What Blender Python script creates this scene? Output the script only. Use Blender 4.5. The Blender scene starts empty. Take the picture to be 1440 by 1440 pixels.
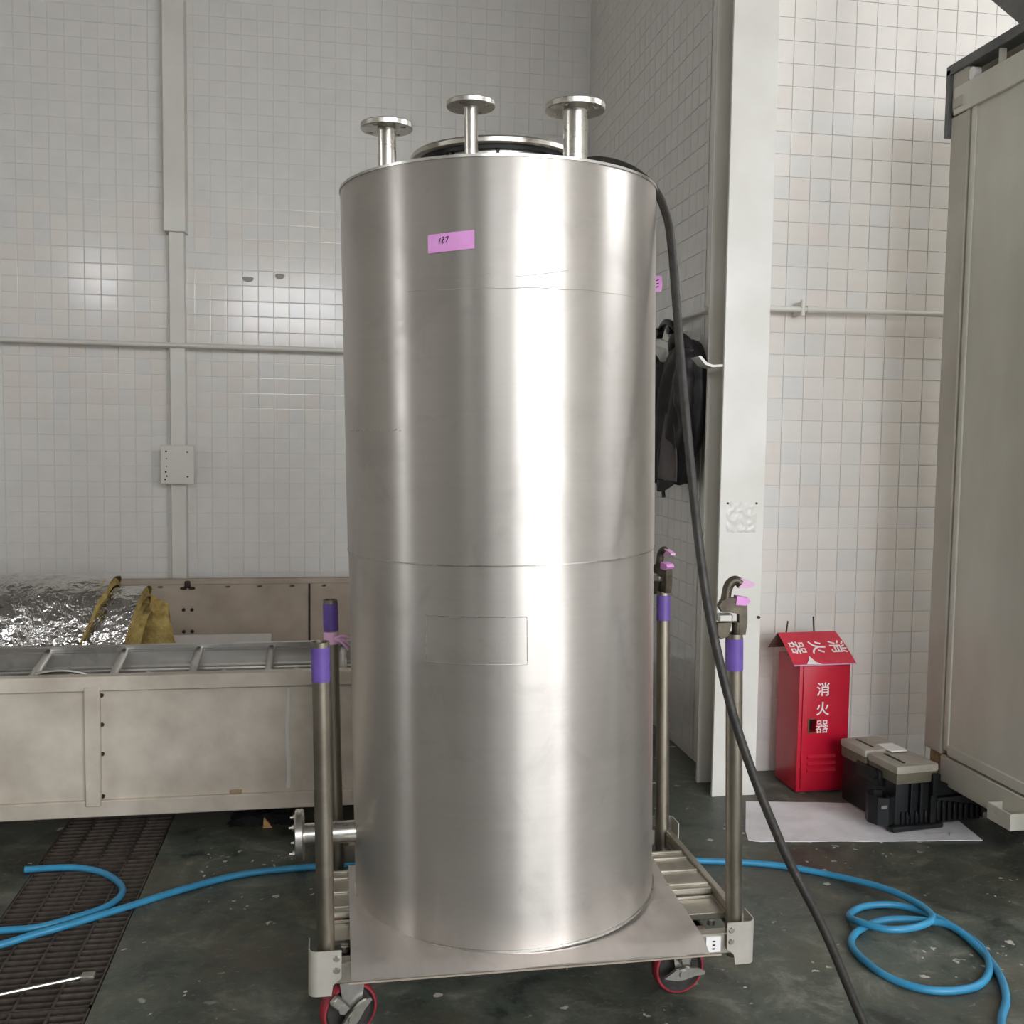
import bpy, bmesh, math, random
from mathutils import Vector, Matrix, noise, Euler
random.seed(7)
SC = bpy.context.scene
COL = SC.collection
PI = math.pi

# ------------------------------------------------------------------ camera
cam_d = bpy.data.cameras.new('camera')
cam = bpy.data.objects.new('camera', cam_d)
COL.objects.link(cam)
SC.camera = cam
cam_d.sensor_width = 36.0
cam_d.lens = 34.994
cam_d.clip_start = 0.05
R_ = Vector((0.9849724, -0.17212994, 0.01416491))
U_ = Vector((-0.00190522, 0.07118086, 0.99746161))
F_ = Vector((0.17270128, 0.98249914, -0.06978324))
cam.matrix_world = Matrix(((R_.x, U_.x, -F_.x, 0), (R_.y, U_.y, -F_.y, 0), (R_.z, U_.z, -F_.z, 1.5316), (0, 0, 0, 1)))

# ------------------------------------------------------------------ daylight: overcast sky
W = bpy.data.worlds.new('sky')
SC.world = W
W.use_nodes = True
bgn = W.node_tree.nodes['Background']
bgn.inputs[0].default_value = (0.93, 0.955, 1.0, 1)
bgn.inputs[1].default_value = 9.0
SC.view_settings.view_transform = 'Standard'
SC.view_settings.look = 'None'
SC.view_settings.exposure = 0.35
SC.view_settings.gamma = 1.0
SC.view_settings.use_curve_mapping = False
SC.cycles.max_bounces = 10
SC.cycles.diffuse_bounces = 7
SC.cycles.glossy_bounces = 5
SC.cycles.sample_clamp_indirect = 6.0
SC.cycles.use_denoising = True


def portal(name, loc, rot, sx, sy):      # guides sampling of the sky through an opening; gives off no light itself
    l = bpy.data.lights.new(name, 'AREA')
    l.shape = 'RECTANGLE'; l.size = sx; l.size_y = sy
    l.cycles.is_portal = True
    o = bpy.data.objects.new(name, l)
    o.location = loc; o.rotation_euler = rot
    COL.objects.link(o)

# openings: (x0, x1, z0, z1) in the front wall, (y0, y1, z0, z1) in the side walls
FY, LX, RX, CZ = -4.5, -5.5, 6.2, 6.2
OP_FRONT = [(.6, 3.6, 1.3, 4.5), (-1.8, .1, 3.3, 4.3), (-4.4, -3.7, 3.8, 4.6), (3.8, 5.7, 0, 4.0), (4.3, 6.0, 4.5, 5.8)]
OP_LEFT = [(1.5, 2.1, 1.8, 3.2)]
OP_RIGHT = [(.9, 3.3, 4.2, 6.0)]
for i, (a, b, c, d) in enumerate(OP_FRONT):
    portal('window_front_offscreen', ((a + b) / 2, FY - .02, (c + d) / 2), (PI / 2, 0, 0), b - a, d - c)
for a, b, c, d in OP_LEFT:
    portal('window_left_offscreen', (LX - .02, (a + b) / 2, (c + d) / 2), (PI / 2, 0, -PI / 2), b - a, d - c)
for a, b, c, d in OP_RIGHT:
    portal('window_right_offscreen', (RX + .02, (a + b) / 2, (c + d) / 2), (PI / 2, 0, PI / 2), b - a, d - c)

# ------------------------------------------------------------------ materials
def srgb(r, g, b):
    f = lambda c: (c / 255 / 12.92) if c / 255 <= .04045 else ((c / 255 + .055) / 1.055) ** 2.4
    return (f(r), f(g), f(b), 1)


class N:
    def __init__(s, name):
        s.m = bpy.data.materials.new(name); s.m.use_nodes = True
        s.t = s.m.node_tree; s.n = s.t.nodes; s.b = s.n['Principled BSDF']
        s.tc = s.n.new('ShaderNodeTexCoord')
    def link(s, a, b): s.t.links.new(a, b)
    def coord(s, scale=(1, 1, 1), kind='Object'):
        mp = s.n.new('ShaderNodeMapping'); mp.inputs['Scale'].default_value = scale
        s.link(s.tc.outputs[kind], mp.inputs[0]); return mp.outputs[0]
    def noise(s, vec, scale, detail=4, rough=.55, dist=0):
        x = s.n.new('ShaderNodeTexNoise'); x.inputs['Scale'].default_value = scale
        x.inputs['Detail'].default_value = detail; x.inputs['Roughness'].default_value = rough
        x.inputs['Distortion'].default_value = dist
        s.link(vec, x.inputs['Vector']); return x.outputs['Fac']
    def ramp(s, fac, stops):
        x = s.n.new('ShaderNodeValToRGB'); e = x.color_ramp.elements
        while len(e) < len(stops): e.new(.5)
        for k, (p, c) in zip(e, stops):
            k.position = p; k.color = c if len(c) == 4 else (*c, 1)
        s.link(fac, x.inputs[0]); return x.outputs[0]
    def mix(s, fac, a, b, mode='MIX'):
        x = s.n.new('ShaderNodeMix'); x.data_type = 'RGBA'; x.blend_type = mode
        for val, i in ((fac, 0), (a, 6), (b, 7)):
            if isinstance(val, (int, float)): x.inputs[i].default_value = val
            elif isinstance(val, tuple): x.inputs[i].default_value = val
            else: s.link(val, x.inputs[i])
        return x.outputs[2]
    def range(s, fac, lo, hi):
        x = s.n.new('ShaderNodeMapRange'); x.inputs[1].default_value = .3; x.inputs[2].default_value = .7
        x.inputs[3].default_value = lo; x.inputs[4].default_value = hi
        s.link(fac, x.inputs[0]); return x.outputs[0]
    def bump(s, h, strength, dist=.002):
        x = s.n.new('ShaderNodeBump'); x.inputs['Strength'].default_value = strength
        x.inputs['Distance'].default_value = dist
        s.link(h, x.inputs['Height'])
        if s.b.inputs['Normal'].is_linked:
            s.link(s.b.inputs['Normal'].links[0].from_socket, x.inputs['Normal'])
        s.link(x.outputs[0], s.b.inputs['Normal'])
    def set(s, **k):
        for a, v in k.items():
            i = s.b.inputs[a.replace('_', ' ')]
            if hasattr(v, 'links'): s.link(v, i)
            else: i.default_value = v


def pm(name, c1, c2=None, rough=(.45, .6), metal=0, scale=6, stretch=(1, 1, 1), bump=0, bscale=60, detail=5, spec=.5, bdist=.002):
    m = N(name)
    v = m.coord(stretch)
    f = m.noise(v, scale, detail)
    c2 = c2 or tuple(x * .8 for x in c1[:3]) + (1,)
    m.set(Base_Color=m.ramp(f, [(.33, c1), (.68, c2)]), Roughness=m.range(f, *rough), Metallic=metal)
    m.b.inputs['Specular IOR Level'].default_value = spec
    if bump: m.bump(m.noise(v, bscale, 3), bump, bdist)
    return m.m


M = {}
M['wallpaint'] = pm('painted_wall', srgb(232, 229, 224), srgb(226, 222, 216), (.4, .5), scale=1.5, bump=.15, bscale=18)

def tile_mat():
    m = N('painted_tile')
    oi = m.n.new('ShaderNodeObjectInfo')
    v = m.coord()
    f = m.noise(v, 9, 3)
    base = m.ramp(f, [(.3, srgb(232, 228, 222)), (.7, srgb(226, 222, 216))])
    tint = m.ramp(oi.outputs['Random'], [(0, srgb(246, 248, 250)), (.5, srgb(254, 253, 251)), (1, srgb(250, 246, 244))])
    m.set(Base_Color=m.mix(1.0, base, tint, 'MULTIPLY'), Roughness=m.range(m.noise(v, 5, 2), .08, .16))
    m.bump(m.noise(v, 16, 2), .12, .001)
    return m.m
M['tile'] = tile_mat()
M['grout'] = pm('grout', srgb(240, 237, 232), srgb(232, 228, 222), (.4, .5), scale=10)
M['steelwhite'] = pm('white_painted_steel', srgb(222, 219, 211), srgb(211, 207, 197), (.28, .42), scale=3, bump=.3, bscale=22)
M['ceil'] = pm('ceiling_panel', srgb(160, 158, 155), None, (.7, .8))

def floor_mat():
    m = N('worn_green_floor')
    v = m.coord()
    big = m.noise(v, 1.1, 6, .62, .5)
    mid = m.noise(v, 5, 9, .72, .5)
    fine = m.noise(v, 45, 6, .7)
    base = m.ramp(mid, [(.36, srgb(50, 54, 49)), (.46, srgb(80, 88, 79)), (.54, srgb(94, 98, 86)), (.66, srgb(130, 132, 120))])
    c = m.mix(1.0, base, m.ramp(big, [(.38, (.50, .48, .45)), (.60, (1, 1, 1))]), 'MULTIPLY')
    c = m.mix(m.ramp(m.noise(v, 2.3, 5, .6), [(.52, (0, 0, 0)), (.66, (.7, .7, .7))]), c, srgb(86, 80, 66))
    dv = m.n.new('ShaderNodeVectorMath'); dv.operation = 'ADD'
    nz = m.n.new('ShaderNodeTexNoise'); nz.inputs['Scale'].default_value = 30
    m.link(v, nz.inputs['Vector']); sc = m.n.new('ShaderNodeVectorMath'); sc.operation = 'SCALE'; sc.inputs[3].default_value = .05
    m.link(nz.outputs['Color'], sc.inputs[0]); m.link(v, dv.inputs[0]); m.link(sc.outputs[0], dv.inputs[1])
    for scale, a0, a1, g0, gs in ((9, .10, .14, .50, 2.2), (24, .12, .18, .55, 3.7), (4.5, .05, .07, .5, 1.7)):
        sp = m.n.new('ShaderNodeTexVoronoi'); sp.inputs['Scale'].default_value = scale
        m.link(dv.outputs[0], sp.inputs['Vector'])
        spots = m.ramp(sp.outputs['Distance'], [(a0, (1, 1, 1)), (a1, (0, 0, 0))])
        gate = m.ramp(m.noise(v, gs, 2), [(g0, (0, 0, 0)), (g0 + .05, (1, 1, 1))])
        c = m.mix(m.mix(1.0, spots, gate, 'MULTIPLY'), c, srgb(184, 180, 168))
    scr = m.noise(m.coord((5, 11, 1)), 4, 9, .78, 1.5)
    c = m.mix(m.ramp(scr, [(.56, (0, 0, 0)), (.70, (.6, .6, .6))]), c, srgb(140, 142, 130))
    m.set(Base_Color=c, Roughness=m.range(mid, .38, .66))
    m.bump(fine, .35, .002)
    return m.m
M['floor'] = floor_mat()
M['yard'] = pm('yard_concrete', srgb(150, 148, 142), None, (.8, .9))

def brushed(name, col, r0, r1, aniso, stretch, metal=1.0, wav=.0, dirt=.5, smudge=srgb(120, 116, 110)):
    m = N(name)
    v = m.coord()
    streak = m.noise(m.coord(stretch), 1.0, 6, .7)
    sm = m.noise(v, 3.2, 5, .6, .6)
    c = m.mix(m.ramp(sm, [(.52, (0, 0, 0)), (.75, (dirt, dirt, dirt))]), col, smudge)
    c = m.mix(.16, c, m.ramp(streak, [(.3, (.6, .6, .6)), (.7, (1, 1, 1))]), 'MULTIPLY')
    spots = m.noise(m.coord((1, 1, .8)), 8, 6, .62, .8)
    c = m.mix(m.ramp(spots, [(.56, (0, 0, 0)), (.70, (.65, .65, .65))]), c, m.mix(.5, c, smudge))
    m.set(Base_Color=c, Metallic=metal)
    rr = m.mix(.5, m.ramp(streak, [(.3, (r0, r0, r0)), (.7, (r1, r1, r1))]), m.ramp(sm, [(.35, (r0, r0, r0)), (.7, (r1, r1, r1))]))
    m.set(Roughness=rr, Anisotropic=aniso)
    if aniso:
        tg = m.n.new('ShaderNodeTangent'); tg.direction_type = 'RADIAL'; tg.axis = 'Z'
        m.link(tg.outputs[0], m.b.inputs['Tangent'])
        m.b.inputs['Anisotropic Rotation'].default_value = .25
    m.bump(streak, .02, .0006)
    if wav: m.bump(m.noise(m.coord((1, 1, .45)), 3.0, 2, .4), wav, .02)
    return m.m
M['tank'] = brushed('brushed_aluminium_cladding', srgb(197, 191, 184), .33, .46, .90, (2, 2, 90), metal=.84, wav=.07, dirt=.35, smudge=srgb(160, 155, 148))
M['tankrim'] = brushed('cladding_edge', srgb(205, 203, 198), .2, .35, 0, (3, 3, 80))
M['stainless'] = brushed('machined_stainless', srgb(206, 202, 194), .22, .38, 0, (4, 4, 60), dirt=.3)
M['darkseal'] = pm('black_rubber', srgb(30, 30, 30), srgb(22, 22, 22), (.55, .7))
M['sheet'] = brushed('aluminium_sheet', srgb(218, 211, 205), .34, .48, 0, (60, 4, 4), metal=.78, wav=.25, dirt=.3, smudge=srgb(180, 168, 160))
M['trolley'] = brushed('galvanised_frame', srgb(196, 190, 178), .33, .5, 0, (6, 30, 6), dirt=.6, smudge=srgb(130, 120, 105))
M['bracket'] = pm('cast_bracket', srgb(192, 188, 178), srgb(170, 164, 152), (.4, .55), metal=.35, scale=7)
M['post'] = brushed('weathered_pipe', srgb(150, 142, 128), .38, .55, 0, (14, 14, 3), dirt=.8, smudge=srgb(92, 84, 72))
M['purple'] = pm('purple_tape', srgb(104, 80, 156), srgb(88, 66, 138), (.35, .5), scale=20)
M['pink'] = pm('pink_tape', srgb(216, 150, 208), srgb(205, 138, 196), (.5, .6), scale=14)
M['palepink'] = pm('pale_pink_tape', srgb(222, 176, 208), srgb(208, 160, 192), (.5, .6), scale=20)
M['ink'] = pm('black_ink', srgb(34, 28, 36), None, (.6, .7))
M['redwheel'] = pm('red_urethane', srgb(158, 44, 56), srgb(120, 34, 42), (.4, .55), scale=20)
M['wheelhub'] = pm('black_wheel_core', srgb(52, 48, 44), srgb(34, 32, 30), (.5, .7), scale=20)
M['zinc'] = pm('zinc_plated', srgb(190, 188, 180), srgb(150, 146, 136), (.28, .45), metal=.85, scale=18)
M['hose'] = pm('blue_hose', srgb(58, 146, 186), srgb(46, 128, 168), (.32, .45), scale=10)
M['cable'] = pm('braided_hose', srgb(50, 46, 40), srgb(34, 31, 28), (.45, .6), scale=30, bump=.6, bscale=130)
M['vat'] = pm('stained_stainless', srgb(212, 202, 187), srgb(180, 169, 154), (.42, .58), metal=.15, scale=5, detail=9, bump=.05, bscale=20)
M['vatin'] = pm('dull_inner_steel', srgb(182, 168, 152), srgb(160, 146, 130), (.5, .65), metal=.15, scale=4)
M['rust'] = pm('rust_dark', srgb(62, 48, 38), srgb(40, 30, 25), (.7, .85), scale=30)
M['alu'] = brushed('ladder_aluminium', srgb(205, 202, 196), .3, .45, 0, (3, 40, 60), dirt=.4)
M['foil'] = pm('crinkled_foil', srgb(216, 213, 210), srgb(196, 192, 188), (.16, .28), metal=1, scale=8, bump=.9, bscale=19, bdist=.025)
M['wool'] = pm('glass_wool', srgb(206, 182, 112), srgb(160, 132, 72), (.85, .95), scale=22, bump=.9, bscale=60, bdist=.01)
M['board'] = pm('pale_board', srgb(214, 208, 200), srgb(200, 193, 184), (.5, .65), scale=5)
M['grate'] = pm('rusty_grate', srgb(92, 82, 72), srgb(60, 52, 46), (.5, .7), metal=.3, scale=20)
M['pit'] = pm('drain_pit', srgb(104, 99, 92), srgb(84, 78, 70), (.8, .9))
M['red'] = pm('red_enamel', srgb(196, 22, 50), srgb(184, 18, 44), (.28, .4), scale=5)
M['redsign'] = pm('red_sign_plate', srgb(208, 52, 72), srgb(198, 42, 62), (.4, .5), scale=9)
M['signback'] = pm('sign_back', srgb(120, 90, 82), srgb(100, 74, 66), (.6, .7))
M['white'] = pm('white_print', srgb(238, 236, 232), srgb(228, 226, 222), (.5, .6))
M['brass'] = pm('brass_rim', srgb(120, 104, 72), srgb(92, 80, 56), (.4, .55), metal=.6)
M['black'] = pm('black_plastic', srgb(19, 20, 22), srgb(12, 13, 14), (.35, .55), scale=12, spec=.4)
M['greyplastic'] = pm('grey_lid', srgb(176, 170, 158), srgb(150, 142, 128), (.4, .55), scale=7)
M['olive'] = pm('olive_band', srgb(104, 98, 80), srgb(80, 74, 60), (.5, .6))
M['mat'] = pm('dirty_white_board', srgb(242, 240, 242), srgb(214, 211, 212), (.45, .6), scale=5, detail=8)
M['cont'] = pm('faded_grey_paint', srgb(212, 209, 197), srgb(192, 188, 175), (.35, .5), scale=2.6, detail=9, stretch=(1, 1, .4))
M['contpost'] = pm('grey_corner_paint', srgb(188, 182, 170), srgb(172, 165, 152), (.4, .55), scale=3)
M['darkrail'] = pm('dark_grey_rail', srgb(98, 99, 97), srgb(82, 83, 82), (.45, .6), scale=8)
M['stain'] = pm('grey_scuff', srgb(150, 148, 138), srgb(140, 137, 126), (.45, .6))
M['rustbeige'] = pm('rust_stained_beige', srgb(176, 158, 128), srgb(140, 108, 70), (.6, .75), scale=20)
M['jacket'] = pm('black_nylon', srgb(40, 36, 38), srgb(28, 25, 27), (.5, .7), scale=12, bump=.3, bscale=30)
M['jacketlining'] = pm('grey_brown_lining', srgb(92, 84, 82), srgb(78, 70, 70), (.7, .8), scale=12)
M['wrench'] = pm('oily_steel', srgb(104, 96, 82), srgb(66, 60, 52), (.35, .5), metal=.7, scale=24)
M['rag'] = pm('black_rag', srgb(20, 20, 20), srgb(12, 12, 12), (.8, .9))
M['scrap'] = pm('orange_brown_scrap', srgb(196, 150, 98), srgb(170, 120, 76), (.7, .8))


# ------------------------------------------------------------------ mesh helpers
ORG = {}


class MB:
    """collects shapes; build() links them as one mesh object"""
    def __init__(s): s.bm = bmesh.new()
    def _add(s, verts, faces):
        vs = [s.bm.verts.new(v) for v in verts]
        for f in faces:
            try: s.bm.faces.new([vs[i] for i in f])
            except ValueError: pass
        return vs
    def box(s, x0, x1, y0, y1, z0, z1, bev=0, seg=1, mat=None):
        b = bmesh.new()
        bmesh.ops.create_cube(b, size=1)
        for v in b.verts:
            v.co = Vector(((x0 + x1) / 2 + v.co.x * (x1 - x0), (y0 + y1) / 2 + v.co.y * (y1 - y0), (z0 + z1) / 2 + v.co.z * (z1 - z0)))
        if bev: bmesh.ops.bevel(b, geom=b.edges[:], offset=bev, segments=seg, affect='EDGES', profile=.7)
        s.merge(b, mat); return s
    def merge(s, b, mat=None):
        if mat is not None: b.transform(mat)
        b.verts.index_update()
        s._add([v.co.copy() for v in b.verts], [[v.index for v in f.verts] for f in b.faces])
        b.free()
    def cyl(s, p0, p1, r0, r1=None, n=24, caps=True):
        r1 = r0 if r1 is None else r1
        p0, p1 = Vector(p0), Vector(p1)
        q = (p1 - p0).to_track_quat('Z', 'Y').to_matrix()
        vs = []
        for p, r in ((p0, r0), (p1, r1)):
            for k in range(n):
                a = 2 * PI * k / n
                vs.append(p + q @ Vector((r * math.cos(a), r * math.sin(a), 0)))
        fs = [[k, (k + 1) % n, n + (k + 1) % n, n + k] for k in range(n)]
        if caps: fs += [list(range(n - 1, -1, -1)), list(range(n, 2 * n))]
        s._add(vs, fs); return s
    def lathe(s, prof, n=48, mat=None, close=False):
        m = len(prof); vs = []
        for k in range(n):
            a = 2 * PI * k / n
            for r, z in prof: vs.append(Vector((r * math.cos(a), r * math.sin(a), z)))
        if mat is not None: vs = [mat @ v for v in vs]
        fs = []
        for k in range(n):
            k2 = (k + 1) % n
            for j in range(m if close else m - 1):
                j2 = (j + 1) % m
                fs.append([k * m + j, k2 * m + j, k2 * m + j2, k * m + j2])
        s._add(vs, fs); return s
    def disc(s, r, z, n=48, mat=None, flip=False):
        vs = [Vector((r * math.cos(2 * PI * k / n), r * math.sin(2 * PI * k / n), z)) for k in range(n)]
        if mat is not None: vs = [mat @ v for v in vs]
        s._add(vs, [list(range(n))[::-1] if flip else list(range(n))]); return s
    def tube(s, pts, r, n=10, caps=True, rf=None):
        pts = [Vector(p) for p in pts]
        m = len(pts); vs = []
        t0 = (pts[1] - pts[0]).normalized()
        up = Vector((0, 0, 1)) if abs(t0.z) < .9 else Vector((1, 0, 0))
        nrm = t0.cross(up).normalized()
        for i, p in enumerate(pts):
            t = (pts[min(i + 1, m - 1)] - pts[max(i - 1, 0)]).normalized()
            nrm = (nrm - t * nrm.dot(t)).normalized()
            bn = t.cross(nrm)
            rr = r if rf is None else rf(i / (m - 1)) * r
            for k in range(n):
                a = 2 * PI * k / n
                vs.append(p + rr * (math.cos(a) * nrm + math.sin(a) * bn))
        fs = [[i * n + k, i * n + (k + 1) % n, (i + 1) * n + (k + 1) % n, (i + 1) * n + k] for i in range(m - 1) for k in range(n)]
        if caps: fs += [list(range(n - 1, -1, -1)), list(range((m - 1) * n, m * n))]
        s._add(vs, fs); return s
    def prism(s, poly, axis, a, b):
        """poly: 2-D outline; axis 'x' -> (y,z), 'y' -> (x,z), 'z' -> (x,y); extruded from a to b"""
        def P(u, v, w): return {'x': (w, u, v), 'y': (u, w, v), 'z': (u, v, w)}[axis]
        n = len(poly)
        s._add([Vector(P(u, v, a)) for u, v in poly] + [Vector(P(u, v, b)) for u, v in poly],
               [[k, (k + 1) % n, n + (k + 1) % n, n + k] for k in range(n)] + [list(range(n - 1, -1, -1)), list(range(n, 2 * n))])
        return s
    def grid(s, fn, nu, nv):
        vs = [Vector(fn(i / nu, j / nv)) for i in range(nu + 1) for j in range(nv + 1)]
        s._add(vs, [[i * (nv + 1) + j, (i + 1) * (nv + 1) + j, (i + 1) * (nv + 1) + j + 1, i * (nv + 1) + j + 1] for i in range(nu) for j in range(nv)])
        return s
    def solidify(s, t):
        bmesh.ops.recalc_face_normals(s.bm, faces=s.bm.faces[:])
        bmesh.ops.solidify(s.bm, geom=s.bm.faces[:], thickness=t); return s
    def xf(s, mat): s.bm.transform(mat); return s
    def mesh(s, name, mat, angle=38):
        bmesh.ops.recalc_face_normals(s.bm, faces=s.bm.faces[:])
        me = bpy.data.meshes.new(name)
        s.bm.to_mesh(me); s.bm.free()
        for p in me.polygons: p.use_smooth = True
        me.set_sharp_from_angle(angle=math.radians(angle))
        me.materials.append(M[mat] if isinstance(mat, str) else mat)
        return me
    def build(s, name, mat, parent=None, angle=38, label=None):
        o = None
        org = ORG.get(parent.name, Vector()) if parent else Vector()
        if org.length: s.bm.transform(Matrix.Translation(-org))
        o = bpy.data.objects.new(name, s.mesh(name, mat, angle))
        COL.objects.link(o)
        if parent:
            o.parent = parent; ORG[o.name] = org
        if label: o['label'] = label
        return o


def cut(o, cutters):
    """cuts real holes; cutters: MB shapes in the same coordinates as o's mesh"""
    a = bpy.data.objects.new('cut_base', o.data.copy()); COL.objects.link(a)
    tmp = []
    for c in cutters:
        b = bpy.data.objects.new('cutter', c.mesh('cutter', o.data.materials[0])); COL.objects.link(b); tmp.append(b)
        md = a.modifiers.new('b', 'BOOLEAN'); md.operation = 'DIFFERENCE'; md.solver = 'EXACT'; md.use_self = True; md.object = b
    me = bpy.data.meshes.new_from_object(a.evaluated_get(bpy.context.evaluated_depsgraph_get()))
    me.name = o.data.name
    for p in me.polygons: p.material_index = 0; p.use_smooth = True
    me.set_sharp_from_angle(angle=math.radians(38))
    o.data = me
    for b in tmp + [a]: bpy.data.objects.remove(b)
    return o


def tag(o, label, cat, group=None):
    o['label'] = label; o['category'] = cat
    if group: o['group'] = group
    return o
def thing(name, label, cat, loc=(0, 0, 0), rot=None, group=None, local=False):
    o = bpy.data.objects.new(name, None)
    o.empty_display_size = .1
    COL.objects.link(o); o.location = loc
    if rot: o.rotation_euler = rot
    ORG[o.name] = Vector() if (local or rot) else Vector(loc)
    return tag(o, label, cat, group)
def struct(o): o['kind'] = 'structure'; return o
def spline(pts, sub=8, closed=False):
    pts = [Vector(p) for p in pts]; out = []
    n = len(pts)
    for i in range(n - 1):
        p0, p1, p2, p3 = pts[max(i - 1, 0)], pts[i], pts[i + 1], pts[min(i + 2, n - 1)]
        for k in range(sub):
            t = k / sub
            out.append(.5 * ((2 * p1) + (p2 - p0) * t + (2 * p0 - 5 * p1 + 4 * p2 - p3) * t * t + (3 * p1 - p0 - 3 * p2 + p3) * t ** 3))
    out.append(pts[-1]); return out
def text(name, body, size, mat, parent, M4, extrude=.0006, offset=.0, label=None):
    c = bpy.data.curves.new(name, 'FONT'); c.body = body; c.size = size
    c.extrude = extrude; c.offset = offset; c.align_x = 'CENTER'; c.align_y = 'CENTER'
    t = bpy.data.objects.new(name, c); COL.objects.link(t)
    dg = bpy.context.evaluated_depsgraph_get()
    me = bpy.data.meshes.new_from_object(t.evaluated_get(dg))
    bpy.data.objects.remove(t)
    org = ORG.get(parent.name, Vector())
    me.transform(Matrix.Translation(-org) @ M4)
    me.materials.clear(); me.materials.append(M[mat])
    o = bpy.data.objects.new(name, me); COL.objects.link(o); o.parent = parent; ORG[o.name] = org
    if label: o['label'] = label
    return o

# ------------------------------------------------------------------ the building
DX0, DX1, DY0, DY1 = -1.055, -0.648, 1.6, 5.2       # drain trench in the floor
m = MB()
for a, b, c, d in ((-5.5, DX0, FY, 6.85), (DX1, RX, FY, 6.85), (DX0, DX1, FY, DY0), (DX0, DX1, DY1, 6.85)):
    m._add([(a, c, 0), (b, c, 0), (b, d, 0), (a, d, 0)], [[0, 1, 2, 3]])
struct(m.build('floor', 'floor'))
m = MB()
m._add([(DX0, DY0, 0), (DX1, DY0, 0), (DX1, DY1, 0), (DX0, DY1, 0), (DX0, DY0, -.25), (DX1, DY0, -.25), (DX1, DY1, -.25), (DX0, DY1, -.25)],
       [[0, 1, 5, 4], [1, 2, 6, 5], [2, 3, 7, 6], [3, 0, 4, 7], [4, 5, 6, 7]])
struct(m.build('trim_1', 'pit'))
m = MB(); m._add([(-30, -40, -.06), (40, -40, -.06), (40, FY, -.06), (-30, FY, -.06)], [[0, 1, 2, 3]])
struct(m.build('ground', 'yard'))
struct(MB().box(LX - .2, RX + .2, FY - .2, 7.05, CZ, CZ + .2).build('ceiling', 'ceil'))


def holed(name, axis, pos, th, lo, hi, zt, ops, mat):
    """wall with openings: axis 'y' runs along x at y=pos, axis 'x' runs along y at x=pos"""
    m = MB()
    xs = sorted({lo, hi, *[o[0] for o in ops], *[o[1] for o in ops]})
    zs = sorted({0, zt, *[o[2] for o in ops], *[o[3] for o in ops]})
    for a, b in zip(xs, xs[1:]):
        for c, d in zip(zs, zs[1:]):
            if any(o[0] <= a and b <= o[1] and o[2] <= c and d <= o[3] for o in ops): continue
            if axis == 'y': m.box(a, b, pos - th, pos, c, d)
            else: m.box(min(pos, pos + th), max(pos, pos + th), a, b, c, d)
    return struct(m.build(name, mat))
holed('wall_front', 'y', FY, .2, LX - .2, RX + .2, CZ, OP_FRONT, 'wallpaint')
holed('wall_left', 'x', LX, -.2, FY, 6.85, CZ, OP_LEFT, 'steelwhite')
holed('wall_right', 'x', RX, .2, FY, 4.33, CZ, OP_RIGHT, 'wallpaint')

YB, YT, XA = 6.85, 4.33, 1.707       # back wall, tiled wall, alcove side wall
wb = struct(MB().box(LX, XA, YB + .002, YB + .2, 0, CZ).build('wall_back', 'grout'))
wt = struct(MB().box(XA + .002, RX, YT + .002, YT + .2, 0, CZ).build('wall_tiled', 'grout'))
wa = struct(MB().box(XA + .002, XA + .2, YT + .2, YB + .2, 0, CZ).build('wall_alcove', 'grout'))


def tile_verts(w, h, g=.0021, t=.0015):
    """tile facing -y, base at y=0; rounded edge in two steps"""
    rings = [(0, 0.0), (.0006, .0013), (.0040, t)]
    vs = []
    for ins, dep in rings:
        x, z = w / 2 - g / 2 - ins, h / 2 - g / 2 - ins
        vs += [(-x, -dep, -z), (x, -dep, -z), (x, -dep, z), (-x, -dep, z)]
    fs = [[8, 9, 10, 11]]
    for r in (0, 4):
        fs += [[r + k, r + (k + 1) % 4, r + 4 + (k + 1) % 4, r + 4 + k] for k in range(4)]
    return vs, fs
def tile_mesh(w, h):
    m = MB(); m._add(*tile_verts(w, h)); return m.mesh('tile', 'tile', 1)


def tile_wall(parent, cells, rank, rot=0.0, tilt=.0022):
    """cells: (centre xyz, w, h). The best 300 are objects of their own, the rest one joined part"""
    cells = sorted(cells, key=rank)
    cache = {}
    for c, w, h in cells[:300]:
        k = (round(w, 3), round(h, 3))
        if k not in cache: cache[k] = tile_mesh(*k)
        o = bpy.data.objects.new('tile', cache[k]); COL.objects.link(o)
        o.parent = parent; o.location = c
        o.rotation_euler = (random.gauss(0, tilt * .6), 0, rot + random.gauss(0, tilt))
    if len(cells) > 300:
        m = MB()
        for c, w, h in cells[300:]:
            vs, fs = tile_verts(w, h)
            mt = Matrix.Translation(c) @ Euler((random.gauss(0, tilt * .6), 0, rot + random.gauss(0, tilt))).to_matrix().to_4x4()
            m._add([mt @ Vector(v) for v in vs], fs)
        o = m.build('tiles', 'tile', parent, 1); o['kind'] = 'stuff'

def split(lo, hi, first, p=.1):
    e = [lo]; x = first
    while x < hi - .012:
        if x > lo + .012: e.append(x)
        x += p
    return list(zip(e, e[1:] + [hi]))
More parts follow.
